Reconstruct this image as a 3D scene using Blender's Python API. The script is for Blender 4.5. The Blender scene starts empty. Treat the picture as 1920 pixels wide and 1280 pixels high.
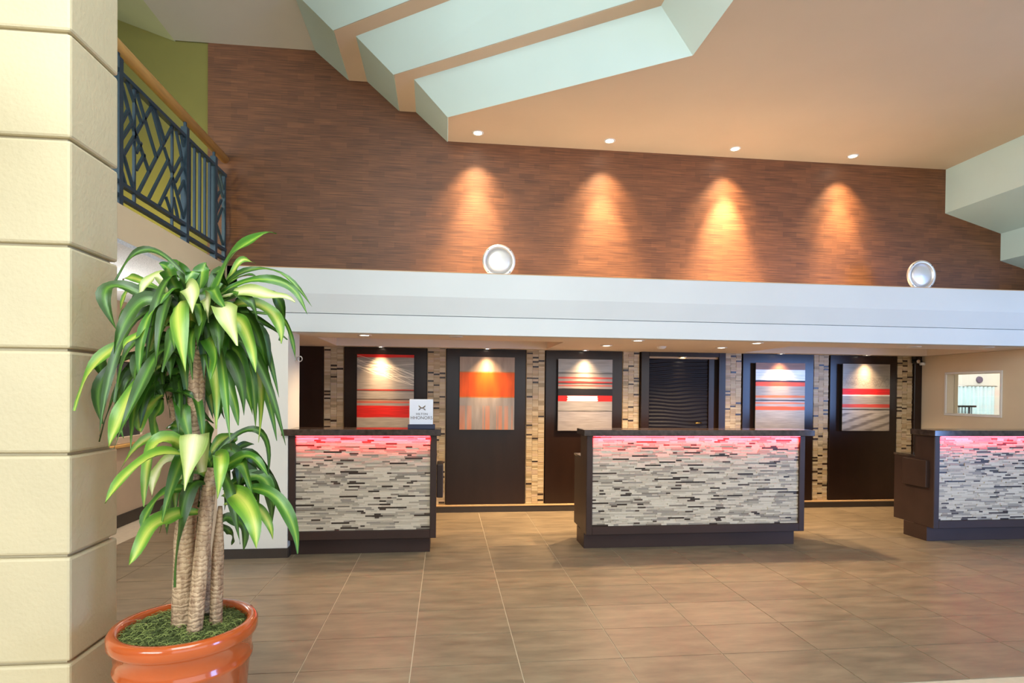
import bpy, bmesh, math, random
from mathutils import Matrix, Vector

scene = bpy.context.scene
COL = scene.collection

# ------------------------------------------------------------------ camera
cam_data = bpy.data.cameras.new('camera')
cam = bpy.data.objects.new('camera', cam_data)
COL.objects.link(cam)
cam_data.sensor_width = 36.0
cam_data.lens = 1096.54 / 1920 * 36.0
cam_data.shift_y = (747.72 - 640) / 1920
cam_data.clip_start = 0.05
cam_r = Vector((0.99367163, -0.11196298, 0.00899935))
cam_u = Vector((-0.00773297, 0.01173989, 0.99990118))
cam_f = Vector((0.11205757, 0.99364303, -0.01079979))
cam.matrix_world = Matrix(((cam_r.x, cam_u.x, -cam_f.x, 0), (cam_r.y, cam_u.y, -cam_f.y, 0), (cam_r.z, cam_u.z, -cam_f.z, 1.5), (0, 0, 0, 1)))
scene.camera = cam

# ------------------------------------------------------------------ light of the place
scene.view_settings.view_transform = 'Standard'
scene.view_settings.look = 'None'
scene.view_settings.gamma = 1.0
scene.view_settings.use_curve_mapping = False
scene.view_settings.exposure = -0.08
world = bpy.data.worlds.new('lobby_daylight')
scene.world = world
world.use_nodes = True
bg = world.node_tree.nodes['Background']
bg.inputs['Color'].default_value = (0.86, 0.93, 1.0, 1)
bg.inputs['Strength'].default_value = 0.36

def area_light(name, loc, target, sx, sy, power, color):
    d = bpy.data.lights.new(name, 'AREA'); d.shape = 'RECTANGLE'; d.size = sx; d.size_y = sy
    d.energy = power; d.color = color
    o = bpy.data.objects.new(name, d); COL.objects.link(o)
    o.location = loc
    o.rotation_euler = (Vector(target) - Vector(loc)).to_track_quat('-Z', 'Y').to_euler()
    return o
# glazed lobby front behind the viewer, a glazed entrance on the right, a skylight in the raised well
area_light('glazed_front', (4.5, -6.0, 2.6), (2.2, 6.0, 2.2), 10.0, 4.2, 265, (0.94, 0.97, 1.0))
area_light('glazed_entrance', (10.2, -2.0, 1.6), (5.5, 6.0, 1.5), 2.4, 3.0, 480, (0.25, 0.46, 1.0))
area_light('side_fill_light', (-4.2, -3.8, 3.4), (6.0, 5.2, 3.4), 4.2, 2.4, 460, (0.90, 0.97, 1.0))  # added cool fill for the left-facing bulkhead, not a window
area_light('skylight_in_well', (-0.6, 1.6, 4.85), (-0.8, 2.6, 0.0), 2.2, 5.0, 330, (0.93, 1.0, 0.97))

# ------------------------------------------------------------------ helpers
def link_mesh(name, me, parent=None, mats=()):
    for m in mats: me.materials.append(m)
    o = bpy.data.objects.new(name, me); COL.objects.link(o)
    if parent is not None: o.parent = parent
    return o
def box_bm(bm, x0, x1, y0, y1, z0, z1, mi=0):
    vs = [bm.verts.new((x, y, z)) for x in (x0, x1) for y in (y0, y1) for z in (z0, z1)]
    for f in ((0, 1, 3, 2), (4, 6, 7, 5), (0, 4, 5, 1), (2, 3, 7, 6), (0, 2, 6, 4), (1, 5, 7, 3)):
        face = bm.faces.new([vs[i] for i in f]); face.material_index = mi
    return vs
def finish(bm, name, mats, parent=None, bevel=0.0, seg=1, smooth=False):
    if not isinstance(mats, (list, tuple)): mats = [mats]
    bmesh.ops.recalc_face_normals(bm, faces=bm.faces)
    if bevel: bmesh.ops.bevel(bm, geom=list(bm.edges), offset=bevel, segments=seg, affect='EDGES', profile=0.5, clamp_overlap=True)
    me = bpy.data.meshes.new(name); bm.to_mesh(me); bm.free()
    if smooth:
        for p in me.polygons: p.use_smooth = True
    return link_mesh(name, me, parent, mats)
def box(name, x0, x1, y0, y1, z0, z1, m, parent=None, bevel=0.0, seg=1):
    bm = bmesh.new(); box_bm(bm, x0, x1, y0, y1, z0, z1)
    return finish(bm, name, m, parent, bevel, seg)
def boxes(name, lst, m, parent=None, bevel=0.0):
    bm = bmesh.new()
    for b in lst: box_bm(bm, *b)
    return finish(bm, name, m, parent, bevel)
def prism_yz(name, pts, x0, x1, m, parent=None, bevel=0.0):
    bm = bmesh.new()
    a = [bm.verts.new((x0, y, z)) for y, z in pts]; b = [bm.verts.new((x1, y, z)) for y, z in pts]
    bm.faces.new(a); bm.faces.new(b[::-1])
    n = len(pts)
    for i in range(n): bm.faces.new((a[i], b[i], b[(i + 1) % n], a[(i + 1) % n]))
    return finish(bm, name, m, parent, bevel)
def prism_xz(name, pts, y0, y1, m, parent=None, bevel=0.0):
    bm = bmesh.new()
    a = [bm.verts.new((x, y0, z)) for x, z in pts]; b = [bm.verts.new((x, y1, z)) for x, z in pts]
    bm.faces.new(a); bm.faces.new(b[::-1])
    n = len(pts)
    for i in range(n): bm.faces.new((a[i], b[i], b[(i + 1) % n], a[(i + 1) % n]))
    return finish(bm, name, m, parent, bevel)
def prism_xy(name, pts, z0, z1, m, parent=None, bevel=0.0):
    bm = bmesh.new()
    a = [bm.verts.new((x, y, z0)) for x, y in pts]; b = [bm.verts.new((x, y, z1)) for x, y in pts]
    bm.faces.new(a); bm.faces.new(b[::-1])
    n = len(pts)
    for i in range(n): bm.faces.new((a[i], b[i], b[(i + 1) % n], a[(i + 1) % n]))
    return finish(bm, name, m, parent, bevel)
def tube_bm(bm, pts, radii, n=10, cap=True):
    rings = []
    up = Vector((0.13, 0.31, 0.94)).normalized()
    for i, p in enumerate(pts):
        p = Vector(p)
        t = (Vector(pts[min(i + 1, len(pts) - 1)]) - Vector(pts[max(i - 1, 0)])).normalized()
        a = t.cross(up)
        if a.length < 1e-3: a = t.cross(Vector((1, 0, 0)))
        a.normalize(); b = t.cross(a)
        r = radii[i] if isinstance(radii, (list, tuple)) else radii
        rings.append([bm.verts.new(p + a * (r * math.cos(2 * math.pi * k / n)) + b * (r * math.sin(2 * math.pi * k / n))) for k in range(n)])
    for i in range(len(rings) - 1):
        for k in range(n): bm.faces.new((rings[i][k], rings[i][(k + 1) % n], rings[i + 1][(k + 1) % n], rings[i + 1][k]))
    if cap: bm.faces.new(rings[0][::-1]); bm.faces.new(rings[-1])
def tube(name, pts, radii, m, parent=None, n=10, smooth=True):
    bm = bmesh.new(); tube_bm(bm, pts, radii, n)
    return finish(bm, name, m, parent, smooth=smooth)
def lathe(name, prof, m, parent=None, n=48, smooth=True, axis='Z', loc=(0, 0, 0)):
    bm = bmesh.new(); rings = []
    for r, h in prof:
        ring = []
        for k in range(n):
            a = 2 * math.pi * k / n
            c, s = r * math.cos(a), r * math.sin(a)
            ring.append(bm.verts.new((c, s, h) if axis == 'Z' else (c, h, s)))
        rings.append(ring)
    for i in range(len(rings) - 1):
        for k in range(n): bm.faces.new((rings[i][k], rings[i][(k + 1) % n], rings[i + 1][(k + 1) % n], rings[i + 1][k]))
    for ring in (rings[0], rings[-1]):
        if (ring[0].co - ring[n // 2].co).length > 1e-4: bm.faces.new(ring)
    bmesh.ops.remove_doubles(bm, verts=bm.verts, dist=1e-6)
    o = finish(bm, name, m, parent, smooth=smooth)
    o.location = loc
    return o
def bar(name, a, b, w, d, m, parent=None):
    """square bar from a to b, lying in a plane of constant x: w across the plane, d along x"""
    a, b = Vector(a), Vector(b); t = (b - a).normalized(); s = Vector((1, 0, 0)); q = t.cross(s).normalized()
    bm = bmesh.new(); vs = []
    for p in (a, b):
        for i, j in ((-1, -1), (1, -1), (1, 1), (-1, 1)): vs.append(bm.verts.new(p + q * (w / 2 * i) + s * (d / 2 * j)))
    bm.faces.new(vs[0:4][::-1]); bm.faces.new(vs[4:8])
    for k in range(4): bm.faces.new((vs[k], vs[(k + 1) % 4], vs[4 + (k + 1) % 4], vs[4 + k]))
    return finish(bm, name, m, parent)
def empty(name, loc=(0, 0, 0)):
    o = bpy.data.objects.new(name, None); COL.objects.link(o); o.location = loc; o.empty_display_size = 0.1
    return o
def tag(o, label=None, cat=None, group=None, kind=None):
    if label: o['label'] = label
    if cat: o['category'] = cat
    if group: o['group'] = group
    if kind: o['kind'] = kind
    return o
def struct(o, label=None): return tag(o, label, kind='structure')

# ------------------------------------------------------------------ materials
def new_mat(name):
    m = bpy.data.materials.new(name); m.use_nodes = True
    nt = m.node_tree
    return m, nt, nt.nodes['Principled BSDF']
def rgb(h):
    v = [int(h[i:i + 2], 16) / 255 for i in (0, 2, 4)]
    return tuple(((c + 0.055) / 1.055) ** 2.4 if c > 0.04045 else c / 12.92 for c in v) + (1,)
def paint(name, col, rough=0.6, var=0.06, scale=6.0, bump=0.0, bscale=60.0, metallic=0.0, spec=0.5, stretch=(1, 1, 1), coat=0.0):
    m, nt, p = new_mat(name); N, L = nt.nodes, nt.links
    tc = N.new('ShaderNodeTexCoord'); mp = N.new('ShaderNodeMapping'); mp.inputs['Scale'].default_value = stretch
    L.new(tc.outputs['Object'], mp.inputs['Vector'])
    nz = N.new('ShaderNodeTexNoise'); nz.inputs['Scale'].default_value = scale; nz.inputs['Detail'].default_value = 5
    L.new(mp.outputs[0], nz.inputs['Vector'])
    hsv = N.new('ShaderNodeHueSaturation'); hsv.inputs['Color'].default_value = rgb(col)
    mr = N.new('ShaderNodeMapRange'); mr.inputs['From Min'].default_value = 0.3; mr.inputs['From Max'].default_value = 0.7
    mr.inputs['To Min'].default_value = 1 - var; mr.inputs['To Max'].default_value = 1 + var
    L.new(nz.outputs['Fac'], mr.inputs['Value']); L.new(mr.outputs[0], hsv.inputs['Value']); L.new(hsv.outputs[0], p.inputs['Base Color'])
    p.inputs['Roughness'].default_value = rough; p.inputs['Metallic'].default_value = metallic
    p.inputs['Specular IOR Level'].default_value = spec; p.inputs['Coat Weight'].default_value = coat
    if bump:
        n2 = N.new('ShaderNodeTexNoise'); n2.inputs['Scale'].default_value = bscale; n2.inputs['Detail'].default_value = 4
        L.new(mp.outputs[0], n2.inputs['Vector'])
        b = N.new('ShaderNodeBump'); b.inputs['Strength'].default_value = bump; b.inputs['Distance'].default_value = 0.01
        L.new(n2.outputs['Fac'], b.inputs['Height']); L.new(b.outputs[0], p.inputs['Normal'])
    return m
def glow(name, col, strength):
    m, nt, p = new_mat(name)
    p.inputs['Base Color'].default_value = (1, 1, 1, 1)
    p.inputs['Emission Color'].default_value = col; p.inputs['Emission Strength'].default_value = strength
    return m

M = {}
M['plaster'] = paint('plaster_white', 'E4E0D4', 0.6, 0.03, 3)
M['fascia'] = paint('fascia_paint', 'D3D6D4', 0.55, 0.03, 1.5)
M['beige'] = paint('beige_paint', 'E4CDA4', 0.65, 0.04, 2)
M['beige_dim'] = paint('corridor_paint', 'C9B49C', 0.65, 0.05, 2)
M['ceil'] = paint('ceiling_paint', 'D2BFA8', 0.7, 0.03, 1.5)
M['side_wall'] = paint('side_wall_paint', 'DCCAAE', 0.65, 0.04, 2)
M['ceil_low'] = paint('low_ceiling_paint', 'EADCCB', 0.7, 0.03, 1.5)
M['ceil_grey'] = paint('ceiling_grey_paint', 'D4D4CE', 0.7, 0.03, 1.5)
M['mint'] = paint('mint_paint', 'D2EAE8', 0.6, 0.03, 1.2)
M['green_ceil'] = paint('green_paint', 'D8E2C4', 0.7, 0.05, 1.5)
M['olive'] = paint('olive_paint', '7C7636', 0.7, 0.08, 1.5)
M['popcorn'] = paint('popcorn_ceiling', 'DCDCD8', 0.9, 0.12, 90, 0.9, 120)
M['dark'] = paint('espresso_wood', '2A1B14', 0.22, 0.14, 5, spec=0.36, stretch=(1, 1, 0.25))
M['desk'] = paint('espresso_desk', '3A2A24', 0.40, 0.12, 6, spec=0.3, stretch=(0.3, 1, 1))
M['stone_top'] = paint('dark_granite', '40342E', 0.10, 0.45, 22, spec=0.6)
M['base'] = paint('dark_baseboard', '3A3028', 0.45, 0.1, 6)
M['column'] = paint('column_plaster', 'C2B594', 0.6, 0.04, 3, 0.25, 55)
M['grout'] = paint('floor_grout', 'CDBFA8', 0.8, 0.05, 20)
M['iron'] = paint('daylight_tinted_iron', '364A56', 0.4, 0.1, 12, metallic=0.3)  # bluish daylight on the bars is put into the iron colour
M['oak'] = paint('oak_handrail', 'D0A25C', 0.45, 0.12, 9, stretch=(6, 0.4, 6))
M['terracotta'] = paint('glazed_terracotta', 'B5521F', 0.16, 0.10, 5, coat=0.5)
M['white'] = paint('white_plastic', 'E8E6E2', 0.4, 0.02, 5)
M['black'] = paint('black_plastic', '15120F', 0.35, 0.05, 5)
M['navy'] = paint('navy_plastic', '262B44', 0.3, 0.05, 5)
M['brass'] = paint('brass', 'C8A860', 0.25, 0.05, 5, metallic=1.0)
M['disc'] = paint('spun_steel', 'E6E2DE', 0.42, 0.06, 5, metallic=0.7)
M['steel'] = paint('brushed_steel', 'C9C6C2', 0.3, 0.05, 5, metallic=1.0)
M['lamp'] = glow('lamp_lens', (1, 0.86, 0.66, 1), 25)
M['lamp_off'] = paint('lamp_off_lens', 'C9B8A6', 0.3, 0.02, 5)
M['gold_strip'] = paint('ledge_trim', 'C7A273', 0.4, 0.05, 8)

def brown_wall():
    m, nt, p = new_mat('brown_woven_wallcovering'); N, L = nt.nodes, nt.links
    tc = N.new('ShaderNodeTexCoord'); sp = N.new('ShaderNodeSeparateXYZ'); L.new(tc.outputs['Object'], sp.inputs[0])
    cb = N.new('ShaderNodeCombineXYZ'); L.new(sp.outputs['X'], cb.inputs['X']); L.new(sp.outputs['Z'], cb.inputs['Y'])
    br = N.new('ShaderNodeTexBrick'); br.offset = 0.37; br.inputs['Scale'].default_value = 1.0
    br.inputs['Brick Width'].default_value = 0.16; br.inputs['Row Height'].default_value = 0.055; br.inputs['Mortar Size'].default_value = 0.0
    br.inputs['Color1'].default_value = (0.55, 0.55, 0.55, 1); br.inputs['Color2'].default_value = (1, 1, 1, 1)
    L.new(cb.outputs[0], br.inputs['Vector'])
    mp = N.new('ShaderNodeMapping'); mp.inputs['Scale'].default_value = (3.0, 110.0, 1); L.new(cb.outputs[0], mp.inputs['Vector'])
    nz = N.new('ShaderNodeTexNoise'); nz.inputs['Scale'].default_value = 1.0; nz.inputs['Detail'].default_value = 6; L.new(mp.outputs[0], nz.inputs['Vector'])
    ramp = N.new('ShaderNodeValToRGB')
    ramp.color_ramp.elements[0].position = 0.28; ramp.color_ramp.elements[0].color = rgb('55331E')
    ramp.color_ramp.elements[1].position = 0.72; ramp.color_ramp.elements[1].color = rgb('8A5936')
    L.new(nz.outputs['Fac'], ramp.inputs['Fac'])
    mx = N.new('ShaderNodeMix'); mx.data_type = 'RGBA'; mx.blend_type = 'MULTIPLY'; mx.inputs['Factor'].default_value = 0.55
    L.new(ramp.outputs['Color'], mx.inputs['A']); L.new(br.outputs['Color'], mx.inputs['B']); L.new(mx.outputs['Result'], p.inputs['Base Color'])
    p.inputs['Roughness'].default_value = 0.5
    b = N.new('ShaderNodeBump'); b.inputs['Strength'].default_value = 0.3; b.inputs['Distance'].default_value = 0.004
    L.new(nz.outputs['Fac'], b.inputs['Height']); L.new(b.outputs[0], p.inputs['Normal'])
    return m
M['brown'] = brown_wall()

def tile_mat():
    m, nt, p = new_mat('porcelain_floor_tile'); N, L = nt.nodes, nt.links
    tc = N.new('ShaderNodeTexCoord'); oi = N.new('ShaderNodeObjectInfo')
    ad = N.new('ShaderNodeVectorMath'); ad.operation = 'ADD'
    sc = N.new('ShaderNodeVectorMath'); sc.operation = 'SCALE'; sc.inputs['Scale'].default_value = 37.0
    cx = N.new('ShaderNodeCombineXYZ'); L.new(oi.outputs['Random'], cx.inputs['X']); L.new(oi.outputs['Random'], cx.inputs['Y']); L.new(cx.outputs[0], sc.inputs[0])
    L.new(tc.outputs['Object'], ad.inputs[0]); L.new(sc.outputs[0], ad.inputs[1])
    mp = N.new('ShaderNodeMapping'); mp.inputs['Scale'].default_value = (2.0, 7.0, 1); L.new(ad.outputs[0], mp.inputs['Vector'])
    nz = N.new('ShaderNodeTexNoise'); nz.inputs['Scale'].default_value = 1.6; nz.inputs['Detail'].default_value = 7; nz.inputs['Roughness'].default_value = 0.6
    L.new(mp.outputs[0], nz.inputs['Vector'])
    ramp = N.new('ShaderNodeValToRGB')
    ramp.color_ramp.elements[0].position = 0.3; ramp.color_ramp.elements[0].color = rgb('6F624F')
    ramp.color_ramp.elements[1].position = 0.72; ramp.color_ramp.elements[1].color = rgb('96846B')
    L.new(nz.outputs['Fac'], ramp.inputs['Fac']); L.new(ramp.outputs['Color'], p.inputs['Base Color'])
    mr = N.new('ShaderNodeMapRange'); mr.inputs['To Min'].default_value = 0.33; mr.inputs['To Max'].default_value = 0.5
    L.new(nz.outputs['Fac'], mr.inputs['Value']); L.new(mr.outputs[0], p.inputs['Roughness'])
    return m
M['tile'] = tile_mat()

def leaf_mat(name, edge, mid, centre, wid):
    m, nt, p = new_mat(name); N, L = nt.nodes, nt.links
    uv = N.new('ShaderNodeUVMap'); sp = N.new('ShaderNodeSeparateXYZ'); L.new(uv.outputs[0], sp.inputs[0])
    s = N.new('ShaderNodeMath'); s.operation = 'SUBTRACT'; L.new(sp.outputs['X'], s.inputs[0]); s.inputs[1].default_value = 0.5
    a = N.new('ShaderNodeMath'); a.operation = 'ABSOLUTE'; L.new(s.outputs[0], a.inputs[0])
    mp = N.new('ShaderNodeMapping'); mp.inputs['Scale'].default_value = (22, 1.2, 1); L.new(uv.outputs[0], mp.inputs['Vector'])
    nz = N.new('ShaderNodeTexNoise'); nz.inputs['Scale'].default_value = 1.0; nz.inputs['Detail'].default_value = 3; L.new(mp.outputs[0], nz.inputs['Vector'])
    ad = N.new('ShaderNodeMath'); ad.operation = 'MULTIPLY_ADD'; L.new(nz.outputs['Fac'], ad.inputs[0]); ad.inputs[1].default_value = 0.22; L.new(a.outputs[0], ad.inputs[2])
    ramp = N.new('ShaderNodeValToRGB'); e = ramp.color_ramp.elements
    e[0].position = 0.10; e[0].color = rgb(centre); e[1].position = wid + 0.28; e[1].color = rgb(edge)
    k = e.new(wid + 0.12); k.color = rgb(mid)
    L.new(ad.outputs[0], ramp.inputs['Fac']); L.new(ramp.outputs['Color'], p.inputs['Base Color'])
    p.inputs['Roughness'].default_value = 0.35; p.inputs['Specular IOR Level'].default_value = 0.5
    b = N.new('ShaderNodeBump'); b.inputs['Strength'].default_value = 0.25; b.inputs['Distance'].default_value = 0.003
    L.new(nz.outputs['Fac'], b.inputs['Height']); L.new(b.outputs[0], p.inputs['Normal'])
    return m
LEAF = [leaf_mat('leaf_dark', '2C4A16', '3A641C', '587F28', 0.10), leaf_mat('leaf_green', '37661A', '4E7E24', '82A038', 0.12),
        leaf_mat('leaf_lime', '548026', '7C9C32', 'B2B652', 0.2), leaf_mat('leaf_pale', '84984C', 'B0B478', 'D4CEA2', 0.24)]
def bark_mat():
    m, nt, p = new_mat('ringed_cane_bark'); N, L = nt.nodes, nt.links
    tc = N.new('ShaderNodeTexCoord'); mp = N.new('ShaderNodeMapping'); mp.inputs['Scale'].default_value = (45, 45, 9); L.new(tc.outputs['Object'], mp.inputs['Vector'])
    nz = N.new('ShaderNodeTexNoise'); nz.inputs['Scale'].default_value = 1.0; nz.inputs['Detail'].default_value = 5; L.new(mp.outputs[0], nz.inputs['Vector'])
    wv = N.new('ShaderNodeTexWave'); wv.bands_direction = 'Z'; wv.inputs['Scale'].default_value = 15; wv.inputs['Distortion'].default_value = 6; wv.inputs['Detail'].default_value = 3; wv.inputs['Detail Scale'].default_value = 2.5
    L.new(tc.outputs['Object'], wv.inputs['Vector'])
    ramp = N.new('ShaderNodeValToRGB'); e = ramp.color_ramp.elements
    e[0].position = 0.3; e[0].color = rgb('8A6C52'); e[1].position = 0.62; e[1].color = rgb('C8AC8A'); L.new(nz.outputs['Fac'], ramp.inputs['Fac'])
    r2 = N.new('ShaderNodeValToRGB'); r2.color_ramp.elements[0].position = 0.0; r2.color_ramp.elements[0].color = (0.5, 0.42, 0.36, 1); r2.color_ramp.elements[1].position = 0.12; r2.color_ramp.elements[1].color = (1, 1, 1, 1)
    L.new(wv.outputs['Fac'], r2.inputs['Fac'])
    mx = N.new('ShaderNodeMix'); mx.data_type = 'RGBA'; mx.blend_type = 'MULTIPLY'; mx.inputs['Factor'].default_value = 0.8
    L.new(ramp.outputs['Color'], mx.inputs['A']); L.new(r2.outputs['Color'], mx.inputs['B']); L.new(mx.outputs['Result'], p.inputs['Base Color'])
    p.inputs['Roughness'].default_value = 0.8
    b = N.new('ShaderNodeBump'); b.inputs['Strength'].default_value = 0.6; b.inputs['Distance'].default_value = 0.006
    L.new(wv.outputs['Fac'], b.inputs['Height']); L.new(b.outputs[0], p.inputs['Normal'])
    return m
M['bark'] = bark_mat()
M['moss_a'] = paint('moss_dark', '4E5A2C', 0.9, 0.3, 40)
M['moss_b'] = paint('moss_light', '8A9652', 0.9, 0.3, 40)
# mosaic stones: desk set (pale) and wall set (warm)
DESK_ST = [paint('stone_cream', 'D2C5AE', 0.35, 0.07, 30), paint('stone_ivory', 'C3B59E', 0.35, 0.07, 30), paint('stone_sand', 'A99D89', 0.35, 0.08, 30), paint('stone_grey', '988D7E', 0.35, 0.08, 30),
           paint('stone_taupe', '857969', 0.35, 0.1, 30), paint('stone_umber', '4A3C31', 0.3, 0.2, 40), paint('stone_black_fleck', '35291F', 0.3, 0.55, 70)]
DESK_W = [32, 27, 18, 9, 4, 5, 5]
WALL_ST = [paint('wall_stone_honey', 'C6AC84', 0.4, 0.06, 30), paint('wall_stone_cream', 'CFB993', 0.4, 0.06, 30), paint('wall_stone_tan', 'B89C74', 0.4, 0.07, 30), paint('wall_stone_olive', 'A58E68', 0.4, 0.08, 30),
           paint('wall_stone_rose', 'C6AB8C', 0.4, 0.06, 30), paint('wall_stone_espresso', '3B2A1E', 0.3, 0.2, 40)]
WALL_W = [26, 24, 17, 9, 14, 10]
UNIT = {}
def unit_cube(m):
    if m.name not in UNIT:
        bm = bmesh.new(); box_bm(bm, -0.5, 0.5, -0.5, 0.5, -0.5, 0.5); bmesh.ops.recalc_face_normals(bm, faces=bm.faces)
        me = bpy.data.meshes.new('stone_' + m.name); bm.to_mesh(me); bm.free(); me.materials.append(m); UNIT[m.name] = me
    return UNIT[m.name]
def piece(name, m, x0, x1, y0, y1, z0, z1, parent):
    o = bpy.data.objects.new(name, unit_cube(m)); COL.objects.link(o); o.parent = parent
    o.location = ((x0 + x1) / 2, (y0 + y1) / 2, (z0 + z1) / 2); o.scale = (x1 - x0, y1 - y0, z1 - z0)
    return o

# ================================================================== STRUCTURE
rnd = random.Random(11)
# floor: slab with grout colour and one object for every porcelain tile in view
floor = box('floor', -5.0, 12.0, -4.0, 9.4, -0.12, -0.004, M['grout']); struct(floor)
TX, TY = 0.593, 0.41
tile_me = None
for i in range(-7, 12):
    for j in range(-1, 12):
        x0, y0 = -0.178 + TX * i, 3.21 + TY * j
        if y0 > 7.3 and x0 > -2.2: continue
        if x0 > 6.6 or (x0 < -3.6): continue
        if tile_me is None:
            bm = bmesh.new(); g = 0.003
            box_bm(bm, g, TX - g, g, TY - g, -0.012, 0.0); bmesh.ops.recalc_face_normals(bm, faces=bm.faces)
            tile_me = bpy.data.meshes.new('floor_tile'); bm.to_mesh(tile_me); bm.free(); tile_me.materials.append(M['tile'])
        if not (-3.6 < x0 < 6.5): continue
        o = bpy.data.objects.new('floor_tile', tile_me); COL.objects.link(o); o.parent = floor; o.location = (x0, y0, 0)

# back wall with panel bays
YB = 7.35
wall_back = box('wall_back', -2.1, 6.6, YB + 0.03, YB + 0.15, 0, 2.4, M['dark']); struct(wall_back)
bay = [-1.77, -1.482, -1.24, -0.237, 0.0, 1.002, 1.249, 2.255, 2.489, 3.636, 3.88, 4.884, 5.114, 6.098, 6.336, 6.448]
for a, b in ((-1.24, -0.237), (0.0, 1.002), (1.249, 2.255), (3.88, 4.884), (5.114, 6.098)):
    box('wall_panel', a + 0.004, b - 0.004, YB - 0.03, YB + 0.03, 0.095, 2.045, M['dark'], wall_back, 0.003)
box('wall_panel', -2.0, -1.486, YB - 0.02, YB + 0.03, 0.095, 2.045, M['dark'], wall_back, 0.003)
box('wall_panel', 6.34, 6.446, YB - 0.05, YB + 0.03, 0.095, 2.045, M['dark'], wall_back, 0.003)
bb = box('baseboard_back', -2.0, 6.44, YB - 0.045, YB + 0.03, 0, 0.075, M['base']); struct(bb)
box('ledge', -2.0, 6.44, YB - 0.055, YB + 0.03, 0.075, 0.093, M['gold_strip'], bb, 0.002)

# mosaic strips between the panels
def wall_mosaic(name, x0, x1, zvis):
    back = box(name, x0, x1, YB - 0.004, YB + 0.03, 0.093, 2.045, M['gold_strip']); struct(back)
    w = (x1 - x0 - 0.012) / 3
    hidden = bmesh.new(); nh = 0
    for c in range(3):
        z = 0.097 - rnd.uniform(0, 0.01) * 0
        xa = x0 + 0.006 + c * w
        last = None
        while z < 2.035:
            mi = rnd.choices(range(6), WALL_W)[0]
            if last == 5 and mi == 5: mi = 1
            h = rnd.uniform(0.018, 0.024) if mi == 5 else rnd.choice((0.014, 0.022, 0.026, 0.03, 0.03))
            z1 = min(z + h, 2.043)
            pr = rnd.uniform(0.006, 0.016)
            if z1 > zvis: piece('stone', WALL_ST[mi], xa + 0.001, xa + w - 0.001, YB - 0.006 - pr, YB, z + 0.0008, z1 - 0.0008, back)
            else: box_bm(hidden, xa + 0.001, xa + w - 0.001, YB - 0.006 - pr, YB, z + 0.0008, z1 - 0.0008, mi); nh += 1
            last = mi; z = z1
    if nh: tag(finish(hidden, 'stone_rows', WALL_ST, back), kind='stuff')
    else: hidden.free()
wall_mosaic('wall_mosaic_1', -1.482, -1.244, 1.02)
wall_mosaic('wall_mosaic_2', -0.233, -0.004, 0.0)
wall_mosaic('wall_mosaic_3', 1.006, 1.245, 0.0)
wall_mosaic('wall_mosaic_4', 2.259, 2.485, 1.02)
wall_mosaic('wall_mosaic_5', 3.640, 3.876, 1.02)
wall_mosaic('wall_mosaic_6', 4.888, 5.110, 0.0)
wall_mosaic('wall_mosaic_7', 6.102, 6.336, 0.8)

# doorway recess in the back wall
door = empty('door_1', (3.06, YB, 0)); struct(door, 'dark door frame with black wavy panelled recess between mosaic strips')
def local(o, par): o.location = -par.location; return o
dp = []
dp.append(box('door_frame', 2.493, 2.60, YB - 0.06, YB + 0.03, 0.095, 2.045, M['dark'], door, 0.003))
dp.append(box('door_frame', 3.54, 3.632, YB - 0.06, YB + 0.03, 0.095, 2.045, M['dark'], door, 0.003))
dp.append(box('door_lintel', 2.60, 3.54, YB - 0.06, YB + 0.03, 1.985, 2.045, M['dark'], door, 0.003))
dp.append(box('door_soffit', 2.60, 3.54, YB - 0.02, YB + 0.029, 1.962, 1.985, M['gold_strip'], door))
bm = bmesh.new(); nz_, nx_ = 220, 24
rows = []
for iz in range(nz_ + 1):
    row = []
    z = 0.1 + (1.962 - 0.1) * iz / nz_
    for ix in range(nx_ + 1):
        x = 2.605 + (3.42 - 2.605) * ix / nx_
        y = YB + 0.015 - 0.004 * math.sin(z * 130 + 1.6 * math.sin(x * 5 + z * 4) + 0.8 * math.sin(x * 11 + z * 9))
        row.append(bm.verts.new((x, y, z)))
    rows.append(row)
for iz in range(nz_):
    for ix in range(nx_): bm.faces.new((rows[iz][ix], rows[iz][ix + 1], rows[iz + 1][ix + 1], rows[iz + 1][ix]))
M['wavy'] = paint('black_wavy_panel', '1A161A', 0.45, 0.1, 8, spec=0.25)
dp.append(finish(bm, 'wavy_panel', M['wavy'], door, smooth=True))
dp.append(box('door_edge', 3.425, 3.50, YB - 0.01, YB + 0.029, 0.1, 1.962, M['dark'], door, 0.002))
dp.append(tube('door_lever', [(3.30, YB - 0.03, 1.13), (3.30, YB - 0.07, 1.13), (3.22, YB - 0.07, 1.125)], 0.011, M['brass'], door, 8))
for o in dp: local(o, door)

# left white pier, partition, corridor
pier = box('wall_pier', -2.012, -1.41, 5.44, 5.85, 0, 2.05, M['plaster']); struct(pier)
part_l = box('wall_partition', -2.10, -2.012, 5.48, YB + 0.15, 0, 2.46, M['beige_dim']); struct(part_l)
bbp = boxes('baseboard_pier', [(-2.02, -1.404, 5.425, 5.44, 0, 0.085), (-1.41, -1.398, 5.44, 5.56, 0, 0.085)], M['base']); struct(bbp)
cw = box('wall_left', -3.65, -3.53, 1.2, 9.0, 0, 2.46, M['beige_dim']); struct(cw)
bcl = box('baseboard_left', -3.53, -3.515, 1.2, 9.0, 0, 0.13, M['base']); struct(bcl)
ce = box('wall_corridor_end', -3.65, -2.1, 9.0, 9.1, 0, 2.46, M['beige_dim']); struct(ce)
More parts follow.
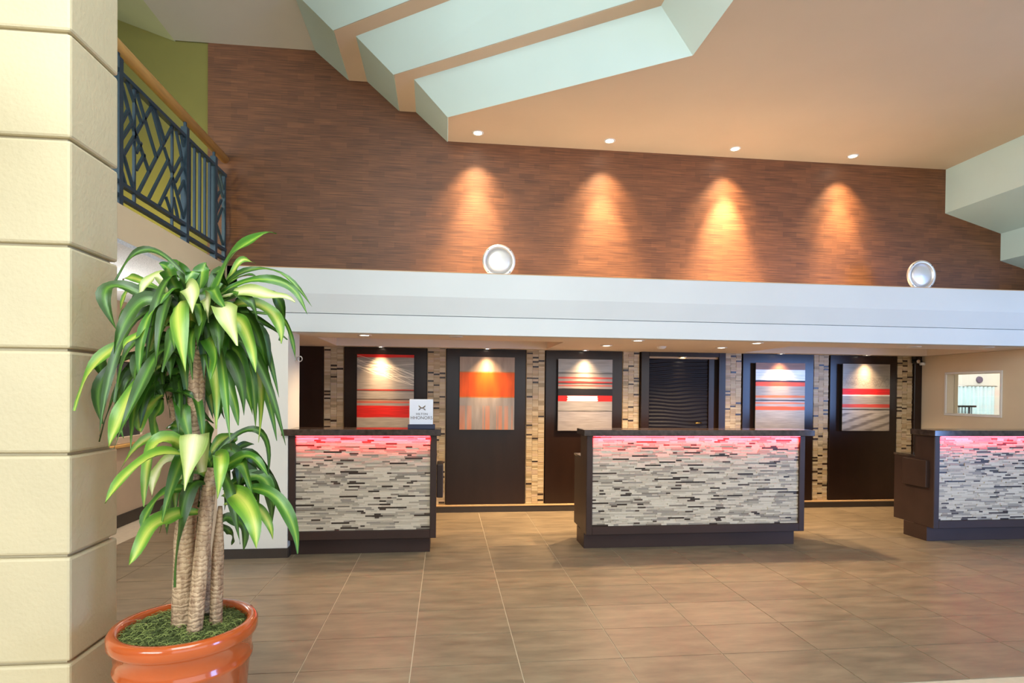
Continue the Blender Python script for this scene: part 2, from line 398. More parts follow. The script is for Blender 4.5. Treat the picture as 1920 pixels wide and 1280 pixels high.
# balcony slab over the corridor
slab = box('floor_balcony', -4.3, -2.17, 1.2, 6.1, 2.50, 2.735, M['beige']); struct(slab)
box('soffit', -4.3, -2.17, 1.2, 6.1, 2.47, 2.499, M['popcorn'], slab)
box('rear_slab', -4.3, -2.0, 6.1, 9.1, 2.46, 2.735, M['popcorn'], slab)
# upper walls
wb = box('wall_upper', -2.357, 10.6, 6.1, 6.25, 2.45, 5.2, M['brown']); struct(wb)
wo = box('wall_balcony', -4.3, -2.357, 6.12, 6.25, 2.735, 5.6, M['olive']); struct(wo)
wl = box('wall_balcony_side', -4.4, -4.3, 1.2, 6.2, 2.735, 5.6, M['olive']); struct(wl)
# fascia (three bands) with ledge
fas = prism_yz('trim_fascia', [(5.44, 2.60), (5.44, 2.376), (5.492, 2.213), (5.492, 2.2095), (5.52, 2.2085), (5.52, 2.203), (5.49, 2.202), (5.49, 2.036), (5.60, 2.036), (5.60, 2.36), (6.10, 2.36), (6.10, 2.60)], -1.85, 10.6, M['fascia']); struct(fas)
box('ledge_lip', -1.85, 10.6, 5.437, 5.47, 2.60, 2.606, M['gold_strip'], fas)
# low ceiling with two raised coffers
Z = 2.042
def slabz(x0, x1, y0, y1): return (x0, x1, y0, y1, Z, Z + 0.03)
low = boxes('ceiling_low', [slabz(-2.0, 6.6, 5.50, 6.12), slabz(-2.0, 6.6, 7.15, YB + 0.1), slabz(-2.0, -1.30, 6.12, 7.15), slabz(1.235, 3.80, 6.12, 7.15), slabz(6.38, 6.6, 6.12, 7.15)], M['ceil_low']); struct(low)
for x0, x1 in ((-1.30, 1.235), (3.80, 6.38)):
    boxes('coffer', [(x0 - 0.02, x1 + 0.02, 6.10, 7.17, 2.30, 2.33), (x0 - 0.02, x0, 6.10, 7.17, 2.072, 2.30), (x1, x1 + 0.02, 6.10, 7.17, 2.072, 2.30), (x0, x1, 6.10, 6.12, 2.072, 2.30), (x0, x1, 7.15, 7.17, 2.072, 2.30)], M['ceil_low'], low)
# right side wall with window, and the bright room behind it
XR = 6.45
wy0, wy1, wz0, wz1 = 6.165, 6.90, 1.285, 1.785
wr = boxes('wall_right', [(XR, XR + 0.16, 5.44, wy0, 0, 2.04), (XR, XR + 0.16, wy1, YB + 0.03, 0, 2.04), (XR, XR + 0.16, wy0, wy1, 0, wz0), (XR, XR + 0.16, wy0, wy1, wz1, 2.04)], M['side_wall']); struct(wr)
win = empty('window_1', (XR, 6.53, wz0)); struct(win, 'small white framed window in the beige side wall')
wp = []
t = 0.028
for (a, b, c, d) in ((wy0 - t, wy1 + t, wz1, wz1 + t), (wy0 - t, wy1 + t, wz0 - t, wz0), (wy0 - t, wy0, wz0, wz1), (wy1, wy1 + t, wz0, wz1)):
    wp.append(box('window_frame', XR - 0.014, XR, a, b, c, d, M['white'], win, 0.003))
gm, gnt, gp = new_mat('clear_glass'); gp.inputs['Transmission Weight'].default_value = 1.0; gp.inputs['Roughness'].default_value = 0.0; gp.inputs['IOR'].default_value = 1.45
M['glass'] = gm
wp.append(box('window_pane', XR + 0.10, XR + 0.106, wy0, wy1, wz0, wz1, gm, win))
for o in wp: local(o, win)
rb = boxes('wall_room_beyond', [(6.62, 10.6, 9.3, 9.4, 0, 2.6), (10.5, 10.6, 5.5, 9.3, 0, 2.6), (6.61, 10.5, 5.44, 5.54, 0, 2.6), (6.61, 10.6, 5.44, 9.4, 2.6, 2.7), (6.52, 6.61, YB + 0.15, 9.4, 0, 2.6)], M['plaster']); struct(rb)
d = bpy.data.lights.new('room_lamp', 'AREA'); d.size = 2.2; d.energy = 105; d.color = (0.95, 0.98, 1.0)
lo = bpy.data.objects.new('room_lamp', d); COL.objects.link(lo); lo.location = (8.7, 7.6, 2.55)

# upper ceiling: flat part, stepped well, higher flat part
z0, z1, z2, z3 = 4.085, 4.374, 4.65, 4.917
E0 = [(0.0, 6.1), (0.0, 5.56), (1.853, 4.305), (1.853, -3.0)]
E1 = [(-0.325, 6.1), (-0.311, 5.468), (1.558, 4.204), (1.558, -3.0)]
E1b = [(-0.496, 6.1), (-0.490, 5.418), (1.36, 4.166), (1.36, -3.0)]
E2 = [(-0.815, 6.1), (-0.815, 5.336), (1.08, 4.002), (1.08, -3.0)]
E2b = [(-1.0, 6.1), (-0.998, 5.283), (0.90, 3.947), (0.90, -3.0)]
E3 = [(-1.323, 6.1), (-1.322, 5.20), (0.60, 3.85), (0.60, -3.0)]
def strip(name, A, za, B, zb, m, parent):
    bm = bmesh.new()
    a = [bm.verts.new((x, y, za)) for x, y in A]; b = [bm.verts.new((x, y, zb)) for x, y in B]
    for i in range(len(A) - 1): bm.faces.new((a[i], a[i + 1], b[i + 1], b[i]))
    me = bpy.data.meshes.new(name); bm.to_mesh(me); bm.free()
    o = link_mesh(name, me, parent, [m])
    s = o.modifiers.new('thick', 'SOLIDIFY'); s.thickness = 0.02; s.offset = 0 
    return o
ceil = prism_xy('ceiling', E0 + [(5.64, -3.0), (5.64, 6.1)], z0, z0 + 0.04, M['ceil']); struct(ceil)
strip('riser', E0, z0 + 0.001, E1, z1, M['mint'], ceil)
strip('tread', E1, z1, E1b, z1, M['ceil'], ceil)
strip('riser', E1b, z1, E2, z2, M['mint'], ceil)
strip('tread', E2, z2, E2b, z2, M['ceil'], ceil)
strip('riser', E2b, z2, E3, z3, M['mint'], ceil)
prism_xy('high_panel', E3 + [(-2.67, -3.0), (-2.67, 6.1)], z3, z3 + 0.04, M['ceil_grey'], ceil)
sl = boxes('sloped_panel', [], M['green_ceil'], ceil) if False else prism_xz('sloped_panel', [(-2.67, z3), (-2.67, z3 + 0.04), (-4.35, 5.50), (-4.35, 5.46)], -3.0, 6.12, M['green_ceil'], ceil)
bk = prism_xz('ceiling_stepped_bulkhead', [(5.64, 4.12), (5.64, 3.588), (6.35, 3.385), (6.35, 3.072), (7.10, 2.87), (7.10, 2.64), (10.6, 2.64), (10.6, 4.12)], 2.5, 6.1, M['mint']); struct(bk)
# plastered block column on the left
colm = empty('column', (-1.98, 2.83, 0)); tag(colm, 'cream plastered column of stacked blocks at the left edge', 'column')
jz = [-0.10, 0.341, 0.793, 1.223, 1.663, 2.100, 2.545, 2.988, 3.43, 3.87, 4.31, 4.75, 4.93]
for k in range(len(jz) - 1):
    b = box('block', -2.40, -1.57, 2.65, 3.012, max(jz[k], 0.0) + 0.006, jz[k + 1] - 0.006, M['column'], colm, 0.012, 2); local(b, colm)
local(box('core', -2.375, -1.595, 2.675, 2.987, 0.0, 4.92, M['column'], colm), colm)
# balcony railing
rail = empty('balcony_railing', (-2.2, 5.1, 2.735)); tag(rail, 'dark iron balcony railing with chevron bars and round wooden handrail', 'railing')
RX = -2.195
rp = []
for y, zt in ((4.198, 3.71), (5.214, 3.70), (5.828, 3.70), (6.079, 3.632), (3.0, 3.71), (2.0, 3.71)):
    w = 0.05 if y in (5.214, 5.828, 4.198, 3.0, 2.0) else 0.03
    rp.append(bar('post', (RX, y, 2.735), (RX, y, zt), w, w, M['iron'], rail))
for y in (4.408, 4.98): rp.append(bar('baluster', (RX, y, 2.80), (RX, y, 3.61), 0.018, 0.018, M['iron'], rail))
for y in (5.30, 5.40, 5.51, 5.62, 5.725): rp.append(bar('baluster', (RX, y, 2.885), (RX, y, 3.62), 0.02, 0.02, M['iron'], rail))
rp.append(bar('top_bar', (RX, 2.0, 3.62), (RX, 6.1, 3.62), 0.028, 0.04, M['iron'], rail))
rp.append(bar('bottom_bar', (RX, 2.0, 2.885), (RX, 6.1, 2.885), 0.026, 0.04, M['iron'], rail))
rp.append(bar('bottom_bar', (RX, 2.0, 2.795), (RX, 6.1, 2.795), 0.026, 0.04, M['iron'], rail))
DG = [(4.226,3.592,4.421,3.291),(4.311,3.613,4.509,3.414),(4.445,3.599,4.728,3.251),(4.433,3.302,4.617,3.105),(4.223,3.162,4.398,2.908),(4.223,3.014,4.297,2.899),(4.656,3.596,4.815,3.377),(4.698,3.61,4.86,3.431),(4.845,3.382,4.992,3.223),(4.992,3.194,5.206,2.918),(5.048,3.599,5.221,3.307),(5.132,3.606,5.237,3.482),(4.877,3.009,4.972,2.908),(5.003,3.05,5.086,2.905),(4.227,3.268,4.323,3.418),(4.227,3.164,4.372,3.352),(4.278,3.104,4.656,3.61),(4.434,3.173,4.502,3.273),(4.434,3.051,4.549,3.207),(4.46,2.897,4.983,3.607),(4.604,2.899,4.922,3.32),(4.773,2.911,4.992,3.208),(5.002,3.248,5.133,3.418),(5.034,3.179,5.168,3.348),(5.085,3.1,5.221,3.284),(5.878,3.583,6.044,3.394),(5.971,3.591,6.052,3.468),(5.881,3.314,5.972,3.423),(5.891,3.195,6.02,3.359),(5.906,3.112,6.035,3.283),(5.883,3.096,6.058,2.93),(5.872,3.337,5.927,3.25)]
for ya, za, yb, zb in DG: rp.append(bar('chevron_bar', (RX, ya, za), (RX, yb, zb), 0.019, 0.018, M['iron'], rail))
h = tube('handrail', [(RX, 2.0, 3.785), (RX, 6.1, 3.785)], 0.042, M['oak'], rail, 16); h['label'] = 'round wooden handrail'; rp.append(h)
for y in (2.0, 3.0, 4.198, 5.214, 5.828): rp.append(bar('bracket', (RX, y, 3.69), (RX, y, 3.75), 0.02, 0.02, M['iron'], rail))
for o in rp: local(o, rail)
# glazed notice frame on the corridor wall
fr = empty('wall_frame', (-3.53, 7.0, 0.9)); tag(fr, 'dark mirror in wooden frame on the corridor wall behind the plant', 'mirror')
fp = [box('mirror_glass', -3.525, -3.515, 6.2, 7.2, 0.98, 1.80, paint('dark_mirror', '3A3A40', 0.12, 0.05, 4), fr)]
for a, b, c, d_ in ((6.12, 7.28, 0.90, 0.98), (6.12, 7.28, 1.80, 1.88), (6.12, 6.2, 0.98, 1.80), (7.2, 7.28, 0.98, 1.80)):
    fp.append(box('frame_rail', -3.53, -3.495, a, b, c, d_, M['beige_dim'], fr, 0.006))
fp.append(box('sill', -3.53, -3.47, 6.05, 7.35, 0.865, 0.90, M['oak'], fr, 0.006))
for o in fp: local(o, fr)

# ================================================================== RECEPTION DESKS
M['led'] = glow('red_led', (1.0, 0.03, 0.04, 1), 2)
def mosaic_front(parent, x0, x1, z0_, z1_, yf, xvis, seed):
    r = random.Random(seed); P = []
    n = 57; rh = (z1_ - z0_) / n
    for k in range(n):
        x = x0
        while x < x1 - 1e-4:
            mi = r.choices(range(7), DESK_W)[0]
            L = r.choice((0.05, 0.07, 0.09, 0.12, 0.16)) * r.uniform(0.85, 1.2)
            if mi == 5: L = r.choice((0.04, 0.06, 0.08))
            if mi == 6: L = r.choice((0.06, 0.10, 0.16))
            xe = min(x + L, x1)
            if x1 - xe < 0.02: xe = x1
            P.append((x + 0.0005, xe - 0.0005, z0_ + k * rh + 0.0006, z0_ + (k + 1) * rh - 0.0006, r.uniform(0.003, 0.012), mi)); x = xe
    P.sort(key=lambda q: -((q[1] - q[0]) if q[0] < xvis else -1))
    rest = bmesh.new()
    for i, (a, b, c, d, pr, mi) in enumerate(P):
        if i < 300: piece('stone', DESK_ST[mi], a, b, yf - pr, yf + 0.004, c, d, parent)
        else: box_bm(rest, a, b, yf - pr, yf + 0.004, c, d, mi)
    tag(finish(rest, 'stone_rows', DESK_ST, parent), kind='stuff')

def reception_desk(label, x0, x1, sl0, sl1, xvis, seed, slabpts, side):
    t = empty('reception_desk', (0, 0, 0)); tag(t, label, 'desk', 'stone fronted reception desks')
    box('body', x0 + 0.012, x1 - 0.006, 5.488, 5.70, 0.148, 1.097, M['desk'], t)
    box('side_panel', x0, x0 + 0.012, 5.452, 5.70, 0.148, 1.097, M['desk'], t, 0.002)
    box('rear_cabinet', x0 + 0.004, x1 - 0.012, 5.70, 5.99, 0.155, 0.855, M['desk'], t, 0.003)
    box('work_surface', x0, x1 - 0.006, 5.70, 6.0, 0.855, 0.878, M['stone_top'], t, 0.003)
    box('plinth', x0, x1 - 0.06, 5.53, 5.84, 0, 0.155, M['desk'], t, 0.002)
    a, b = x0 + 0.012, x1 - 0.004
    box('stile', a - 0.010, a + 0.048, 5.447, 5.49, 0.148, 1.097, M['desk'], t, 0.003)
    box('stile', b - 0.056, b, 5.447, 5.49, 0.148, 1.097, M['desk'], t, 0.003)
    box('bottom_rail', a + 0.048, b - 0.056, 5.447, 5.49, 0.148, 0.226, M['desk'], t, 0.003)
    prism_xy('counter_top', slabpts, 1.097, 1.155, M['stone_top'], t, 0.003)
    fr_ = box('stone_front', a + 0.049, b - 0.057, 5.476, 5.489, 0.227, 1.097, M['grout'], t)
    mosaic_front(fr_, a + 0.049, b - 0.057, 0.227, 1.088, 5.476, xvis, seed)
    ls = box('led_strip', a + 0.05, b - 0.058, 5.440, 5.447, 1.090, 1.097, M['led'], t)
    L = bpy.data.lights.new('led_light', 'AREA'); L.shape = 'RECTANGLE'; L.size = b - a - 0.12; L.size_y = 0.012; L.energy = 11.0 * (b - a); L.spread = math.radians(80); L.color = (1.0, 0.006, 0.018)
    lo = bpy.data.objects.new('led_light', L); COL.objects.link(lo); lo.parent = t
    lo.location = ((a + b) / 2, 5.437, 1.088)
    lo.rotation_euler = Vector((0, 0.9, -1)).to_track_quat('-Z', 'Y').to_euler()
    for s in side: box('side_box', *s, M['desk'], t, 0.008, 2)
    return t
reception_desk('smaller stone-fronted reception desk with white sign beside the white pier', -1.406, -0.080, 0, 0, 9, 21,
               [(-1.457, 5.405), (-0.045, 5.405), (-0.045, 5.725), (-1.400, 5.725), (-1.400, 5.437), (-1.457, 5.437)], [(-0.084, -0.022, 5.62, 5.90, 0.49, 0.81)])
reception_desk('widest stone-fronted reception desk in the middle of the lobby', 1.335, 3.558, 0, 0, 9, 22,
               [(1.300, 5.405), (3.627, 5.405), (3.627, 5.725), (1.300, 5.725)], [(3.554, 3.610, 5.55, 5.85, 0.45, 1.075)])
reception_desk('right-hand stone-fronted reception desk cut off by the picture edge', 4.965, 6.40, 0, 0, 5.95, 23,
               [(4.926, 5.405), (6.43, 5.405), (6.43, 5.725), (4.926, 5.725)], [(4.925, 4.969, 5.51, 5.83, 0.556, 0.84)])

# acrylic sign on the first desk
sg = empty('counter_sign', (-0.225, 5.5, 1.155)); tag(sg, 'white acrylic counter sign with wing emblem on navy base', 'sign')
sp_ = [box('sign_base', -0.349, -0.100, 5.46, 5.54, 1.155, 1.199, M['navy'], sg, 0.003), box('sign_panel', -0.336, -0.119, 5.49, 5.512, 1.195, 1.431, paint('frosted_acrylic', 'E4E6EE', 0.25, 0.02, 4), sg, 0.003)]
M['ink'] = paint('grey_ink', '55504C', 0.6, 0.02, 5)
M['gold_ink'] = paint('gold_ink', '8A6A3A', 0.5, 0.02, 5)
def text(body, size, loc, m, parent, spacing=1.0):
    c = bpy.data.curves.new('lettering', 'FONT'); c.body = body; c.size = size; c.align_x = 'CENTER'; c.align_y = 'CENTER'; c.space_character = spacing
    c.extrude = 0.0003; tmp = bpy.data.objects.new('lettering_curve', c); COL.objects.link(tmp)
    bpy.context.view_layer.update()
    me = bpy.data.meshes.new_from_object(tmp.evaluated_get(bpy.context.evaluated_depsgraph_get())); bpy.data.objects.remove(tmp)
    me.materials.clear(); me.materials.append(m); o = bpy.data.objects.new('lettering', me); COL.objects.link(o); o.parent = parent
    o.location = loc; o.rotation_euler = (math.pi / 2, 0, 0)
    return o
text('HILTON', 0.030, (-0.222, 5.4888, 1.293), M['ink'], sg)
text('HHONORS', 0.041, (-0.226, 5.4888, 1.258), M['ink'], sg)
for i in range(6):   # emblem: crossing arcs
    u = i / 5
    y_l, y_r = 1.375 - 0.05 * u, 1.325 + 0.05 * u
    pts = []
    for k in range(9):
        s = k / 8; x = -0.252 + 0.062 * s
        zz = (1.352 if i < 3 else 1.350) + (1 if i % 2 else -1) * (0.024 - 0.006 * (i // 2)) * ((2 * s - 1) ** 2)
        pts.append((x, 5.4885, zz))
    sp_.append(tube('emblem_arc', pts, 0.0012, M['gold_ink'] if i % 2 else M['ink'], sg, 5))
sp_.append(tube('emblem_arc', [(-0.252, 5.4885, 1.374), (-0.222, 5.4885, 1.350), (-0.190, 5.4885, 1.328)], 0.0014, M['gold_ink'], sg, 5))
sp_.append(tube('emblem_arc', [(-0.252, 5.4885, 1.328), (-0.222, 5.4885, 1.350), (-0.190, 5.4885, 1.374)], 0.0014, M['ink'], sg, 5))
for o in list(sg.children):
    o.location = Vector(o.location) - sg.location

# ================================================================== ART PANELS
def art_mat(name, stops, rough=0.35, amp=0.02, freq=(1.5, 1, 30), extra=None):
    m, nt, p = new_mat(name); N, L = nt.nodes, nt.links
    tc = N.new('ShaderNodeTexCoord'); sp = N.new('ShaderNodeSeparateXYZ'); L.new(tc.outputs['Generated'], sp.inputs[0])
    mp = N.new('ShaderNodeMapping'); mp.inputs['Scale'].default_value = freq; L.new(tc.outputs['Generated'], mp.inputs['Vector'])
    nz = N.new('ShaderNodeTexNoise'); nz.inputs['Scale'].default_value = 2.0; nz.inputs['Detail'].default_value = 4; L.new(mp.outputs[0], nz.inputs['Vector'])
    ma = N.new('ShaderNodeMath'); ma.operation = 'MULTIPLY_ADD'; L.new(nz.outputs['Fac'], ma.inputs[0]); ma.inputs[1].default_value = amp
    ma2 = N.new('ShaderNodeMath'); ma2.operation = 'SUBTRACT'; L.new(sp.outputs['Z'], ma2.inputs[0]); ma2.inputs[1].default_value = amp / 2
    L.new(ma2.outputs[0], ma.inputs[2])
    ramp = N.new('ShaderNodeValToRGB'); e = ramp.color_ramp.elements
    st = sorted(stops)
    e[0].position = st[0][0]; e[0].color = rgb(st[0][1]); e[1].position = st[-1][0]; e[1].color = rgb(st[-1][1])
    for q, c in st[1:-1]: k = e.new(q); k.color = rgb(c)
    L.new(ma.outputs[0], ramp.inputs['Fac'])
    hs = N.new('ShaderNodeHueSaturation'); mr = N.new('ShaderNodeMapRange'); mr.inputs['From Min'].default_value = 0.3; mr.inputs['From Max'].default_value = 0.7
    mr.inputs['To Min'].default_value = 0.62; mr.inputs['To Max'].default_value = 0.92; L.new(nz.outputs['Fac'], mr.inputs['Value']); L.new(mr.outputs[0], hs.inputs['Value'])
    L.new(ramp.outputs['Color'], hs.inputs['Color'])
    out = hs.outputs[0]
    if extra: out = extra(N, L, sp, out, nz)
    L.new(out, p.inputs['Base Color']); p.inputs['Roughness'].default_value = rough; p.inputs['Metallic'].default_value = 0.35
    return m
def math_(N, L, op, a, b=None, c=None):
    n = N.new('ShaderNodeMath'); n.operation = op
    for i, v in enumerate((a, b, c)):
        if v is None: continue
        if isinstance(v, (int, float)): n.inputs[i].default_value = v
        else: L.new(v, n.inputs[i])
    return n.outputs[0]
def mixc(N, L, fac, a, col):
    mx = N.new('ShaderNodeMix'); mx.data_type = 'RGBA'; L.new(fac, mx.inputs['Factor']); L.new(a, mx.inputs['A']); mx.inputs['B'].default_value = rgb(col)
    return mx.outputs['Result']
def band(lo, hi, c, s=0.006): return [(lo, c), (hi, c)]
def stack(*bands):
    """bands from the top: (thickness end measured from the top, colour), soft edges"""
    st = []; t = 0.0
    for end, c in bands:
        st += [(1 - t - 0.004 if t else 1.0, c), (1 - end + 0.004, c)]; t = end
    return [(min(max(q, 0), 1), c) for q, c in st]
def threads(N, L, sp, col, nz):
    r = random.Random(3); out = col
    for k in range(13):
        a, b, c, ph = 0.96 - 0.14 * r.random(), 0.10 + 0.16 * r.random(), 0.015 + 0.02 * r.random(), r.random() * 6
        s = math_(N, L, 'SINE', math_(N, L, 'MULTIPLY_ADD', sp.outputs['X'], 5 + 3 * r.random(), ph))
        line = math_(N, L, 'MULTIPLY_ADD', s, c, math_(N, L, 'MULTIPLY_ADD', sp.outputs['X'], -b, a))
        dlt = math_(N, L, 'ABSOLUTE', math_(N, L, 'SUBTRACT', sp.outputs['Z'], line))
        out = mixc(N, L, math_(N, L, 'MULTIPLY', math_(N, L, 'LESS_THAN', dlt, 0.0030), 0.7), out, 'E8D8C0')
    return out
def drips(N, L, sp, col, nz):
    w = N.new('ShaderNodeTexNoise'); w.noise_dimensions = '1D'; w.inputs['Scale'].default_value = 9; w.inputs['Detail'].default_value = 2; L.new(sp.outputs['X'], w.inputs['W'])
    f = math_(N, L, 'MULTIPLY', math_(N, L, 'GREATER_THAN', w.outputs['Fac'], 0.52), math_(N, L, 'LESS_THAN', sp.outputs['Z'], 0.33))
    fade = math_(N, L, 'SUBTRACT', 0.55, sp.outputs['Z'])
    return mixc(N, L, math_(N, L, 'MULTIPLY', f, fade), col, 'E87838')
def white_patch(N, L, sp, col, nz):
    x = math_(N, L, 'MULTIPLY_ADD', nz.outputs['Fac'], 0.08, sp.outputs['X'])
    f = math_(N, L, 'MULTIPLY', math_(N, L, 'GREATER_THAN', x, 0.21), math_(N, L, 'LESS_THAN', x, 0.77))
    f = math_(N, L, 'MULTIPLY', f, math_(N, L, 'MULTIPLY', math_(N, L, 'GREATER_THAN', sp.outputs['Z'], 0.412), math_(N, L, 'LESS_THAN', sp.outputs['Z'], 0.488)))
    return mixc(N, L, f, col, 'EFE0CC')
def folds(N, L, sp, col, nz):
    s = math_(N, L, 'SINE', math_(N, L, 'ADD', math_(N, L, 'MULTIPLY_ADD', sp.outputs['Z'], 52, math_(N, L, 'MULTIPLY', sp.outputs['X'], -13)), math_(N, L, 'MULTIPLY', nz.outputs['Fac'], 4)))
    f = math_(N, L, 'MULTIPLY', math_(N, L, 'LESS_THAN', sp.outputs['Z'], 0.27), math_(N, L, 'MAXIMUM', s, 0))
    out = mixc(N, L, math_(N, L, 'MULTIPLY', f, 0.75), col, '5A5048')
    r = random.Random(8)
    for k in range(7):
        w = math_(N, L, 'SINE', math_(N, L, 'MULTIPLY_ADD', sp.outputs['X'], 20 + 12 * r.random(), r.random() * 6))
        w2 = math_(N, L, 'SINE', math_(N, L, 'MULTIPLY_ADD', sp.outputs['X'], 47 + 20 * r.random(), r.random() * 6))
        line = math_(N, L, 'MULTIPLY_ADD', w2, 0.022, math_(N, L, 'MULTIPLY_ADD', w, 0.045, 0.73))
        d_ = math_(N, L, 'ABSOLUTE', math_(N, L, 'SUBTRACT', sp.outputs['Z'], line))
        out = mixc(N, L, math_(N, L, 'MULTIPLY', math_(N, L, 'LESS_THAN', d_, 0.004), 0.5), out, '6E6258')
    return out
S, R, O, K, W = 'A89C90', 'E8281C', 'EE5A0E', '1E1612', 'E8DCCC'
arts = [
    ((-1.074, -0.392, 1.049, 1.950), 'silver art print with pale threads and wide red band, leftmost of the five prints', art_mat('print_threads', stack((0.04, R), (0.47, S), (0.485, 'C04030'), (0.495, '30201A'), (0.60, S), (0.612, '30201A'), (0.635, 'B89078'), (0.655, 'D86048'), (0.69, S), (0.85, R), (0.99, 'C4B4A0'), (1.0, R)), extra=threads)),
    ((0.165, 0.848, 1.037, 1.939), 'silver art print with one broad orange block, above the bare dark panel', art_mat('print_orange', stack((0.20, 'A8907E'), (0.215, 'C07848'), (0.545, O), (0.56, 'D07838'), (1.0, 'AE9E90')), amp=0.01, freq=(5, 1, 1.2), extra=drips)),
    ((1.400, 2.100, 1.026, 1.930), 'grey art print with black bar and red and white stripe', art_mat('print_black_bar', stack((0.185, 'A8A098'), (0.205, '6E665E'), (0.25, S), (0.275, 'D85040'), (0.31, S), (0.33, 'D83830'), (0.345, '4A4238'), (0.36, S), (0.38, 'D85A48'), (0.41, S), (0.51, K), (0.59, R), (0.72, 'B0A498'), (0.732, '50483E'), (1.0, 'B4A8A0')), extra=white_patch)),
    ((4.025, 4.714, 1.023, 1.922), 'art print with white band over thin orange stripes, nearest the right of the doorway', art_mat('print_white_band', stack((0.10, '8E6048'), (0.255, 'EADCCC'), (0.28, K), (0.34, 'EA4A1C'), (0.475, 'A0907E'), (0.51, 'D06A30'), (0.54, 'A89684'), (0.556, '2A2420'), (0.575, S), (0.60, 'D87040'), (0.635, 'B49C88'), (0.69, O), (1.0, 'BCA890')))),
    ((5.249, 5.932, 1.031, 1.925), 'silver art print with scribbled lines, red stripe and draped folds, rightmost print', art_mat('print_folds', stack((0.37, 'A09484'), (0.46, 'E0201C'), (0.478, 'F2E4D8'), (0.60, 'A0948A'), (0.65, 'D04A3C'), (0.675, S), (0.69, '1E1814'), (1.0, 'BCB0A2')), extra=folds))]
for (x0, x1, za, zb), lab, m in arts:
    t = empty('art_print', ((x0 + x1) / 2, 7.30, za)); tag(t, lab, 'picture', 'art prints on the dark wall panels')
    for o in (box('backing_box', x0 + 0.006, x1 - 0.006, 7.258, 7.321, za + 0.006, zb - 0.006, M['black'], t), box('print', x0, x1, 7.250, 7.258, za, zb, m, t, 0.001)): local(o, t)

# ================================================================== RECESSED LAMPS
WARM = (1.0, 0.70, 0.40)
def spot(parent, loc, target, power, angle, blend, color=WARM, r=0.03):
    L = bpy.data.lights.new('lamp_light', 'SPOT'); L.energy = power; L.spot_size = math.radians(angle); L.spot_blend = blend; L.color = color; L.shadow_soft_size = r
    o = bpy.data.objects.new('lamp_light', L); COL.objects.link(o); o.parent = parent
    o.location = Vector(loc) - parent.location
    o.rotation_euler = (Vector(target) - Vector(loc)).to_track_quat('-Z', 'Y').to_euler()
def downlight(label, x, y, z, r, on=True, group='recessed lamps in the low ceiling'):
    t = empty('downlight', (x, y, z)); tag(t, label, 'ceiling lamp', group)
    lathe('trim_ring', [(r * 0.80, -0.003), (r * 0.95, -0.008), (r * 1.12, -0.006), (r * 1.18, 0.0)], M['white'], t, 28)
    lathe('lens', [(0.0001, -0.004), (r * 0.5, -0.005), (r * 0.82, -0.003)], M['lamp'] if on else M['lamp_off'], t, 24)
    return t
ordn = ['first', 'second', 'third', 'fourth']
for i, (x, y, pw) in enumerate(((0.295, 5.862, 560), (1.643, 5.866, 620), (3.000, 5.880, 1350), (4.341, 5.890, 480))):
    t = downlight('bright recessed spotlight in the high ceiling, %s from the left above the brown wall' % ordn[i], x, y, 4.085, 0.05, True, 'spotlights washing the brown wall')
    spot(t, (x, y, 4.065), (x, y + 0.16, 2.4), pw, 48, 1.0)
    spot(t, (x, y, 4.065), (x, y + 0.16, 2.9), 150, 84, 1.0)
for x, lab, pw in ((-0.79, 'lamp over the print with the red band', 42), (0.50, 'lamp over the broad orange print', 56), (1.735, 'lamp over the black bar print', 44), (4.35, 'lamp over the white band print', 50), (5.56, 'lamp over the print with draped folds', 44)):
    t = downlight('small recessed ' + lab, x, 7.215, 2.042, 0.042)
    spot(t, (x, 7.150, 2.030), (x, 7.25, 1.40), pw * 2.6, 46, 1.0)
    spot(t, (x, 7.150, 2.030), (x, 7.0, 0), 110, 100, 1.0)
t = downlight('small recessed lamp in the head of the dark doorway', 3.06, 7.31, 1.985, 0.035)
spot(t, (3.06, 7.26, 1.955), (3.06, 7.33, 1.0), 4, 80, 0.9)
for x, y, on, lab in ((-0.785, 5.76, True, 'over the smaller desk at the front edge'), (1.93, 5.76, True, 'over the widest desk, left one at the front edge'), (3.22, 5.79, True, 'over the widest desk, right one at the front edge'),
                      (1.795, 6.45, True, 'behind the widest desk, left of the smoke detector'), (3.155, 6.45, True, 'behind the widest desk, right of the smoke detector')):
    t = downlight('lit recessed lamp ' + lab, x, y, 2.042, 0.058)
    spot(t, (x, y, 2.025), (x, y + 0.02, 0), 90 if x < 0 else 170, 140, 0.9)
for x, y, lab in ((0.09, 5.74, 'between the smaller and the widest desk'), (5.076, 5.86, 'over the left end of the right-hand desk'), (5.85, 5.76, 'over the right-hand desk near the side wall')):
    downlight('unlit recessed lamp ' + lab, x, y, 2.042, 0.058, False)
sd = lathe('smoke_detector', [(0.0001, -0.03), (0.03, -0.03), (0.045, -0.022), (0.055, -0.006), (0.06, 0.0)], M['white'], None, 24, loc=(2.44, 6.46, 2.042)); tag(sd, 'round white smoke detector on the low ceiling', 'smoke detector')
